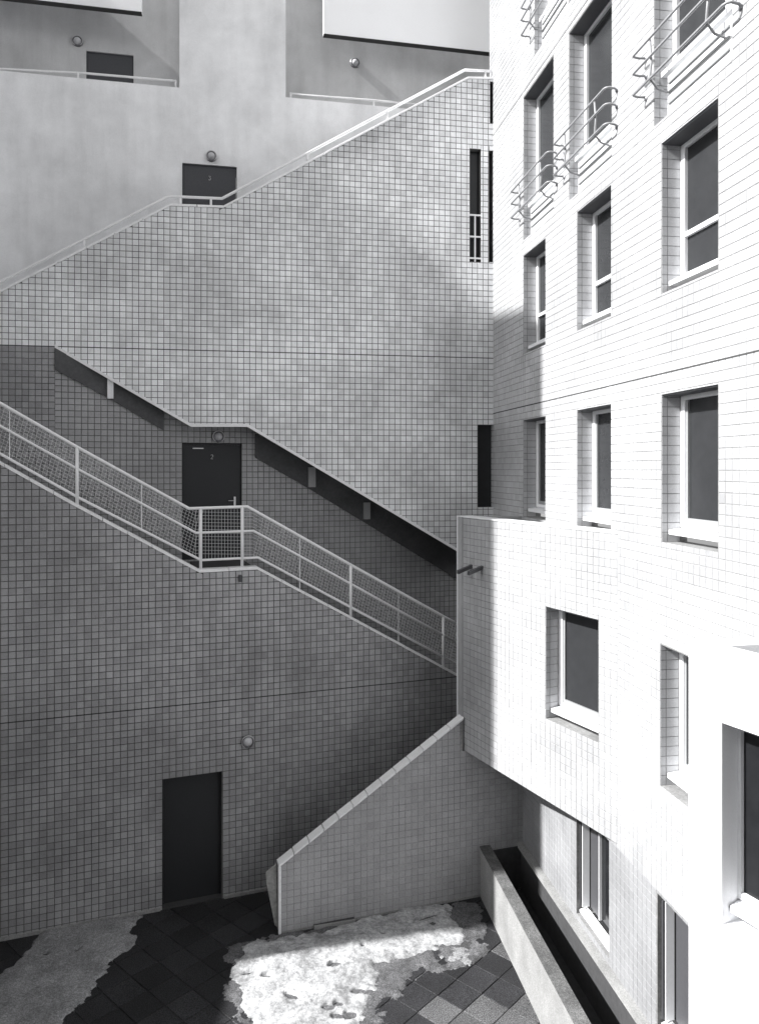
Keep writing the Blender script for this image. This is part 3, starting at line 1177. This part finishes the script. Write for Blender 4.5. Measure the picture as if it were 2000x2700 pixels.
def vis_u(u, v):
    return v > 545 and v < 900 + 0.55 * max(0, u - 150) and u > 60
left_top = [(ustart, JU), (uleft, JU)]
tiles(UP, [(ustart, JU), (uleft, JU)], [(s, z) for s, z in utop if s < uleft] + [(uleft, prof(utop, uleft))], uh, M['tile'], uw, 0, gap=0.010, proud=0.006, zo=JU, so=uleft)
tiles(UP, [(ustart, 2.0), (uleft, 2.0)], left_top, [], M['tile_low'], uw, 0, gap=0.010, proud=0.006, zo=JU, so=uleft)  # darker tile imitates the wall sinking into shade here
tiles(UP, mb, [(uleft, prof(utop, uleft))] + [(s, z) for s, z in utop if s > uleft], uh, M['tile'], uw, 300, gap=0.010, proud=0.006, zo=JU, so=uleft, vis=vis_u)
m = MB()
m.fbox(UP, ustart, sl2b, JU - 0.008, JU + 0.008, 0.001, 0.0072)
m.build('expansion_joint', M['joint'], uw)
# panes in the slits
for k, (a, b, c, d) in enumerate(uh):
    m = MB()
    m.fbox(UP, a, b, c, d, -0.14, -0.12)
    o = m.build('window', M['glass_dull'], uw)
    if k == 0:
        m2 = MB()
        zz = [zf(1250, 566), zf(1250, 623), zf(1250, 680)]
        for z in zz:
            m2.fbox(UP, a, b, z - 0.014, z + 0.014, -0.03, -0.005)
        mid = (a + b) / 2
        m2.fbox(UP, mid - 0.012, mid + 0.012, c, zz[0] - 0.014, -0.032, -0.007)
        m2.build('guard_bars', M['paint'], o)
coping(UP, utop, -0.22, 0.016, 0.04, 0.5, uw, M['coping'], gap=0.014)
# white drip profile along the lower edge
m = MB()
for (a, b) in zip(mb, mb[1:]):
    m.hexa([UP.P(a[0], a[1] - 0.035, -0.05), UP.P(b[0], b[1] - 0.035, -0.05), UP.P(b[0], b[1] + 0.02, -0.05), UP.P(a[0], a[1] + 0.02, -0.05),
            UP.P(a[0], a[1] - 0.035, 0.02), UP.P(b[0], b[1] - 0.035, 0.02), UP.P(b[0], b[1] + 0.02, 0.02), UP.P(a[0], a[1] + 0.02, 0.02)])
m.build('drip_edge', M['coping'], uw)
# soffit behind the lower edge and the stair slab behind the coping
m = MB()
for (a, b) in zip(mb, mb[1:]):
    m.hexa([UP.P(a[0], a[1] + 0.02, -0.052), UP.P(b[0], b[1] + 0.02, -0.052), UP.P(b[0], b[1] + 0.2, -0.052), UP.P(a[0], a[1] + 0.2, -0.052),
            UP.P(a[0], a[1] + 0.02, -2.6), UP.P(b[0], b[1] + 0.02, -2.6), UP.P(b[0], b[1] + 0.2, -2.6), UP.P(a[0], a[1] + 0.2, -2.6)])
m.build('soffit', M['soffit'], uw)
m = MB()
for (a, b) in zip(utop, utop[1:]):
    m.hexa([UP.P(a[0], a[1] - 0.9, -0.2), UP.P(b[0], b[1] - 0.9, -0.2), UP.P(b[0], b[1] - 0.7, -0.2), UP.P(a[0], a[1] - 0.7, -0.2),
            UP.P(a[0], a[1] - 0.9, -1.5), UP.P(b[0], b[1] - 0.9, -1.5), UP.P(b[0], b[1] - 0.7, -1.5), UP.P(a[0], a[1] - 0.7, -1.5)])
m.build('stair_slab', M['stairs'], uw)
# handrail on the coping
hr = empty('handrail', UP.P(0, 12.5))
tag(hr, 'low white handrail on short posts following the top of the upper tiled wall', 'railing')
HF = UP.shift(-0.08)
hl = [HF.at(u, v) for (u, v) in ((-200, 846), (0, 744), (445, 517), (585, 523), (1224, 184), (1299, 187))]
m = MB()
m.path([HF.P(s, z) for s, z in hl], 0.026, 8)
o = m.build('rail', M['paint'], hr, True)
o.location = -Vector(hr.location)
for u in (-150, 222, 475, 556, 810, 1020, 1279):
    s = HF.sx(u)
    m = MB()
    m.bar(HF.P(s, prof(utop, s) + 0.03), HF.P(s, prof(hl, s)), 0.020, 8)
    o = m.build('post', M['paint'], hr, True)
    o.location = -Vector(hr.location)

# ------------------------------------------------------------------ rendered wall behind, its terraces and upper volumes
bk = lambda u, v: BACK.at(u, v)
bL, bR = BACK.sx(-400), BACK.sx(1330)
e1, e2 = BACK.sx(473), BACK.sx(753)
zl_ = bk(230, 207)[1]
zr_ = bk(760, 256)[1]
d3a, d3b = BACK.sx(480), BACK.sx(624)
z3 = bk(552, 434)[1]
bh_ = [(d3a, d3b, z3 - 2.1, z3)]
bt = [(bL, zl_), (e1 - 0.0005, zl_), (e1, 18.0), (e2 - 0.0005, 18.0), (e2, zr_), (bR, zr_)]
bw_ = wall('rendered_wall', BACK, [(bL, 6.0), (bR, 6.0)], bt, bh_, 0.22, M['plaster'], None)
tag(bw_, 'pale rendered wall with the door numbered 3 behind the upper stair', 'wall')
door(BACK, d3a + 0.02, d3b - 0.02, z3 - 2.1, z3 - 0.02, -0.05, bw_, mat='door_pale', handle=False, number='3', label='grey flush door numbered 3')
s, z = bk(557, 413)
lamp(BACK, s, z, 'round lamp just above the door numbered 3', 0.10)
fa = lambda u, v: FAR.at(u, v)
d4a, d4b = FAR.sx(227), FAR.sx(352)
z4 = fa(290, 139)[1]
fh = [(d4a, d4b, z4 - 2.1, z4)]
fwall = wall('setback_wall', FAR, [(FAR.sx(-420), 13.0), (FAR.sx(1340), 13.0)], [(FAR.sx(-420), 18.2), (FAR.sx(1340), 18.2)], fh, 0.2, M['plaster_shade'], None)
tag(fwall, 'pale set-back wall with a plain grey door above the top terraces', 'wall')
door(FAR, d4a + 0.02, d4b - 0.02, z4 - 2.1, z4 - 0.02, -0.04, fwall, mat='door_pale', handle=False, label='plain grey door cut off by the terrace edge')
s, z = fa(205, 110)
lamp(FAR, s, z, 'round lamp beside the plain door at the top left', 0.10)
s, z = fa(935, 167)
lamp(FAR, s, z, 'round lamp on the wall under the white overhanging block', 0.10)
# terrace handrails
TF = BACK.shift(-0.06)


def low_rail(px, posts, label, zbase):
    ln = [TF.at(u, v) for u, v in px]
    e = empty('terrace_rail', TF.P(ln[0][0], zbase))
    tag(e, label, 'railing')
    m = MB()
    m.path([TF.P(s, z) for s, z in ln], 0.022, 8)
    o = m.build('rail', M['paint'], e, True)
    o.location = -Vector(e.location)
    for u in posts:
        s = TF.sx(u)
        m = MB()
        m.bar(TF.P(s, zbase + 0.0), TF.P(s, prof(ln, s)), 0.02, 8)
        o = m.build('post', M['paint'], e, True)
        o.location = -Vector(e.location)

low_rail(((-120, 171), (0, 181), (230, 193), (465, 213)), (-60, 206, 463), 'thin white handrail in front of the plain door at the top left', zl_)
low_rail(((764, 246), (985, 264), (1070, 272), (1290, 290)), (766, 985, 1200), 'thin white handrail beside the dark recess under the white block', zr_)
# overhanging white blocks
for lab, ua, ub, va, vb in (('white overhanging block at the top left corner', -420, 373, -25, 30), ('large white overhanging block left of the apartment building', 853, 1340, 87, 132)):
    G = BACK.shift(0.10)
    a, b = G.sx(ua), G.sx(ub)
    z = G.at(ua if ua > 0 else ub, va if ua > 0 else vb)[1]
    m = MB()
    m.fbox(G, a, b, z, 18.6, -0.14, 0.0)
    o = m.build('overhanging_block', M['plaster_white'], None)
    tag(o, lab, 'building block')
    m = MB()
    m.fbox(G, a, b, z - 0.013, z - 0.001, -0.13, -0.004)
    m.build('shadow_strip', M['joint'], o)  # dark line painted in for the shadow under the block

# ------------------------------------------------------------------ stair parapet
pl = (738, 2463)
ps0 = PAR.at(*pl)[0]
ps1 = PAR.sx(1377)
pe = PAR.at(1219, 1897)
p0 = PAR.at(742, 2283)
# beyond the bay's face the wall runs on under the bay floor
ptop = [(ps0, p0[1]), (pe[0], pe[1]), (pe[0] + 0.001, BZ0 - 0.004), (ps1 + 0.05, BZ0 - 0.004)]
pbot = [(ps0, -0.05), (ps1 + 0.05, -0.05)]
pw = wall('stair_parapet', PAR, pbot, ptop, [], 0.15, M['grout_mid'], None)
tag(pw, 'grey tiled stair parapet with white sloping coping rising to the bay', 'parapet wall')
tiles(PAR, [(ps0 + 0.02, 0.0), (ps1, 0.0)], ptop, [], M['tile_stair'], pw, 300, gap=0.008, proud=0.005, zo=0.0, so=ps0)
coping(PAR, [(ps0 - 0.02, p0[1] - 0.015), (pe[0] + 0.01, pe[1])], -0.165, 0.02, 0.035, 0.27, pw, M['coping'], gap=0.018)
m = MB()
m.fbox(PAR, ps0 - 0.022, ps0 + 0.016, 0.0, p0[1] - 0.01, -0.03, 0.012)
m.build('end_trim', M['coping'], pw)
m = MB()
m.fbox(PAR, ps0 - 0.012, ps0 - 0.001, 0.0, p0[1] - 0.01, -0.15, -0.032)
m.build('end_tile', M['tile_stair'], pw)
m = MB()
m.fbox(PAR, ps0 + 0.03, ps1, 0.0, 0.035, 0.006, 0.02)
m.build('skirting', M['concrete'], pw)
# flight of steps hidden behind the parapet
fl = empty('stair_flight', PAR.P(0, 0))
tag(fl, 'narrow flight of dark steps between the stair parapet and the lower wall', 'stairs')
n = 12
for i in range(n):
    s0_ = ps0 + 0.35 + i * 0.23
    z0_ = (i + 1) * 0.13
    m = MB()
    m.fbox(PAR, s0_, s0_ + 0.25, max(0, z0_ - 0.16), z0_, -1.25, -0.152)
    o = m.build('step', M['stairs'], fl)
    o.location = -Vector(fl.location)
# stone slab leaning behind the parapet's end
b0 = ground(728, 2447)
v_ = []
H3 = 0.93
px = [((699.5, 2308)), ((727, 2286)), ((731, 2449)), ((724, 2440)), ((701, 2330))]
SLB = Frame(b0.x, b0.y, 1, 0.05)
pp = [SLB.at(u, v) for u, v in px]
m = MB()
k = len(pp)
tl = 0.05
vv = [SLB.P(s, max(0.01, z), -0.06 * z) for s, z in pp] + [SLB.P(s, max(0.01, z), -0.06 * z - tl) for s, z in pp]
m.add(vv, [tuple(range(k)), tuple(range(k, 2 * k))[::-1]] + [(i, (i + 1) % k, k + (i + 1) % k, k + i) for i in range(k)])
o = m.build('stone_slab', M['stone'], None)
tag(o, 'narrow mottled stone slab leaning behind the low end of the stair parapet', 'stone slab')

# ------------------------------------------------------------------ light well along the facade
lwz = 0.82
wl_ = empty('light_well', (2.0, 11.0, 0))
tag(wl_, 'sunlit concrete light well wall with a dirty cap beside the basement windows', 'light well')
pa = fy(PLA, 3.32, 0.135, 12.42)
pb = fy(PLA, 3.32, 0.135, 4.5)
m = MB()
m.fbox(PLA, pa, pb, -0.05, lwz - 0.03, -0.155, 0.0)
o = m.build('well_wall', M['concrete'], wl_)
m2 = MB()
m2.fbox(PLA, pa, pb, lwz - 0.03, lwz, -0.17, 0.006)
o2 = m2.build('cap', M['concrete_cap'], wl_)
m3 = MB()
m3.fbox(PLA, pa, pb, -2.4, -0.06, -0.155, 0.0)
o3 = m3.build('shaft_lining', M['dark'], wl_)
m4 = MB()
m4.fbox(FAC, fs_(12.7), fs_(4.5), 0.70, 0.78, 0.002, 0.10)
o4 = m4.build('ledge', M['concrete'], wl_)
m5 = MB()
m5.fbox(FAC, fs_(12.75), fs_(4.5), -2.2, 0.69, 0.006, 0.04)
o5 = m5.build('shaft_lining', M['dark'], wl_)
mf = MB()
mf.add([PLA.P(pa - 0.2, -0.045, -0.1), PLA.P(pb, -0.045, -0.1), FAC.P(fs_(4.5), -0.045, 0), FAC.P(fs_(13.0), -0.045, 0),
        PLA.P(pa - 0.2, -0.02, -0.1), PLA.P(pb, -0.02, -0.1), FAC.P(fs_(4.5), -0.02, 0), FAC.P(fs_(13.0), -0.02, 0)],
       [(0, 1, 2, 3), (4, 5, 6, 7), (0, 1, 5, 4), (1, 2, 6, 5), (2, 3, 7, 6), (3, 0, 4, 7)])
o6 = mf.build('shaft_floor', M['dark'], wl_)
mp = MB()
mp.fbox(PAR, PAR.sx(1280), ps1 + 0.05, 0.0, lwz - 0.1, 0.006, 0.02)
o7 = mp.build('shaft_end', M['dark'], wl_)
for q in (o, o2, o3, o4, o5, o6, o7):
    q.location = -Vector(wl_.location)

# ------------------------------------------------------------------ snow
def inside(p, poly):
    c = False
    j = len(poly) - 1
    for i in range(len(poly)):
        if (poly[i][1] > p[1]) != (poly[j][1] > p[1]) and p[0] < (poly[j][0] - poly[i][0]) * (p[1] - poly[i][1]) / (poly[j][1] - poly[i][1]) + poly[i][0]:
            c = not c
        j = i
    return c


def edge_d(p, poly):
    b = 9e9
    for i in range(len(poly)):
        a, c = poly[i], poly[(i + 1) % len(poly)]
        dx, dy = c[0] - a[0], c[1] - a[1]
        t = max(0, min(1, ((p[0] - a[0]) * dx + (p[1] - a[1]) * dy) / (dx * dx + dy * dy + 1e-12)))
        b = min(b, math.hypot(p[0] - a[0] - dx * t, p[1] - a[1] - dy * t))
    return b if inside(p, poly) else -b


def snow(px, label, mat, holes=(), thick=0.05, seed=0, slopes=(), step_=0.022):
    poly = [ground(u, v).xy[:] for u, v in px]
    x0, x1 = min(p[0] for p in poly) - 0.25, max(p[0] for p in poly) + 0.25
    y0, y1 = min(p[1] for p in poly) - 0.25, max(p[1] for p in poly) + 0.25
    nx, ny = int((x1 - x0) / step_), int((y1 - y0) / step_)
    hs = [(ground(u, v).xy, a, b, R(t)) for (u, v, a, b, t) in holes]
    V, idx = [], {}
    F_ = []
    H = {}
    for j in range(ny + 1):
        for i in range(nx + 1):
            x, y = x0 + i * step_, y0 + j * step_
            q = Vector((x * 1.0, y * 1.0, seed * 7.3))
            e = edge_d((x, y), poly) + 0.16 * noise.noise(q * 2.2) + 0.08 * noise.noise(q * 7) + 0.035 * noise.noise(q * 19)
            h = thick * (1 - math.exp(-max(e, 0) * 7)) - 0.02 * (e < 0) + 0.022 * noise.noise(q * 3.1) + 0.010 * noise.noise(q * 11) + 0.004 * noise.noise(q * 33)
            if e < 0:
                h = -0.02
            for c, a, b, t in hs:
                dx, dy = x - c.x, y - c.y
                rx = (dx * math.cos(t) + dy * math.sin(t)) / a
                ry = (-dx * math.sin(t) + dy * math.cos(t)) / b
                rr = rx * rx + ry * ry
                if rr < 1.6:
                    h = min(h, -0.03 + 0.075 * max(0, rr - 0.8))
            H[i, j] = h
    for j in range(ny):
        for i in range(nx):
            ks = [(i, j), (i + 1, j), (i + 1, j + 1), (i, j + 1)]
            if max(H[k] for k in ks) < -0.012:
                continue
            f = []
            for k in ks:
                if k not in idx:
                    idx[k] = len(V)
                    V.append((x0 + k[0] * step_, y0 + k[1] * step_, H[k]))
                f.append(idx[k])
            F_.append(tuple(f))
    o = mesh('snow_patch', V, F_, mat, None, True, fix=False)
    tag(o, label, 'snow', kind='stuff')
    return o

foot = ((883, 2550, .085, .05, 15), (769, 2632, .10, .045, -30), (943, 2618, .075, .045, 5), (972, 2622, .07, .045, 5),
        (866, 2662, .07, .045, 0), (892, 2652, .06, .045, 0), (888, 2684, .07, .05, 0), (920, 2682, .09, .07, 20),
        (955, 2497, .03, .03, 0), (660, 2570, .11, .03, 10), (705, 2580, .08, .035, 0), (1125, 2425, .17, .035, 25), (1010, 2466, .03, .03, 0), (1140, 2440, .04, .04, 0))
snow(((612, 2560), (640, 2500), (700, 2478), (745, 2470), (900, 2438), (1060, 2400), (1190, 2378), (1215, 2420), (1225, 2460), (1170, 2505), (1105, 2530), (1010, 2550),
      (985, 2590), (965, 2650), (940, 2760), (640, 2760), (655, 2660), (610, 2600)), 'bright trodden snow with footprints in front of the stair parapet', M['snow'], foot, 0.055, 1)
snow(((-120, 2760), (-60, 2640), (40, 2530), (110, 2455), (250, 2425), (370, 2418), (360, 2470), (300, 2540), (230, 2620), (160, 2700), (120, 2760)),
     'grey shaded snow at the foot of the lower wall, bottom left', M['snow_old'], ((120, 2520, .05, .03, 0), (205, 2510, .04, .04, 0)), 0.05, 2)
snow(((-80, 2425), (40, 2410), (30, 2445), (0, 2470), (-80, 2500)), 'small grey remnant of snow at the left picture edge', M['snow_old'], (), 0.03, 3)
snow(((590, 2560), (615, 2490), (690, 2468), (745, 2466), (900, 2434), (1060, 2398), (1200, 2370), (1262, 2385), (1262, 2420), (1290, 2500), (1240, 2560), (1160, 2560),
      (1080, 2585), (1010, 2640), (980, 2760), (600, 2760), (620, 2660), (590, 2600)), 'thin dark slush fringing the bright snow', M['slush'], (), 0.010, 5, step_=0.03)
snow(((1160, 2520), (1215, 2500), (1245, 2515), (1225, 2550), (1180, 2545)), 'thin grey remnant of snow on the paving left of the light well', M['snow_old'], (), 0.013, 6, step_=0.015)

# linear drain in front of the parapet
D0 = ground(828, 2454)
D1 = ground(936, 2436)
dv = (D1 - D0).xy.normalized()
DF = Frame(D0.x, D0.y, dv.x, dv.y)
dr = empty('drain_channel', D0)
tag(dr, 'dark linear drain half buried in snow at the foot of the stair parapet', 'drain')
L_ = (D1 - D0).length
for (w0, w1, mt, z1) in ((0.0, 0.022, 'steel', 0.062), (0.11, 0.132, 'steel', 0.062), (0.022, 0.11, 'dark', 0.052)):
    m = MB()
    m.fbox(DF, 0, L_, 0.0, z1, -w0, -w1)
    o = m.build('frame_bar' if mt == 'steel' else 'trough', M['concrete'] if mt == 'steel' else M['dark'], dr)
    o.location = -Vector(dr.location)

# ------------------------------------------------------------------ wing to the left, outside the picture: its corner casts the shadow on the bay
bx, by = 1.764, 11.57
wx = -7.3
wy = by - (bx - wx) * SUN_RAY.y / SUN_RAY.x
wg = prism('side_wing', [(wx, wy), (wx, 16.5), (wx - 6, 16.5), (wx - 6, wy)], -0.05, 9.0, M['soffit'], None)
wgu = prism('upper_bounce_block', [(wx - 0.01, wy + 0.01), (wx - 0.01, 16.49), (wx - 6.01, 16.49), (wx - 6.01, wy + 0.01)], 9.0, 17.6, M['plaster_white'], wg)  # white top added to bounce light, dark base below to absorb it
tag(wg, 'tall side wing beyond the left picture edge, base darkened and top whitened to steer bounce light', 'building')

lwg = prism('added_shade_wing', [(wx - 0.02, -3.0), (wx - 0.02, wy - 0.02), (wx - 6, wy - 0.02), (wx - 6, -3.0)], -0.05, 4.35, M['soffit'], None)  # unseen block added to shade the snow and lower wall
tag(lwg, 'unseen low block added on the left to shade the ground and lower wall', 'building')
ow = prism('added_sky_blocker', [(-13, -3.2), (3.2, -3.2), (3.2, -9), (-13, -9)], -0.05, 15.5, M['shade_grey'], None)  # unseen, added to cut the sky light on the walls
tag(ow, 'unseen grey building behind the viewer, added to close the court and cut sky light', 'building')
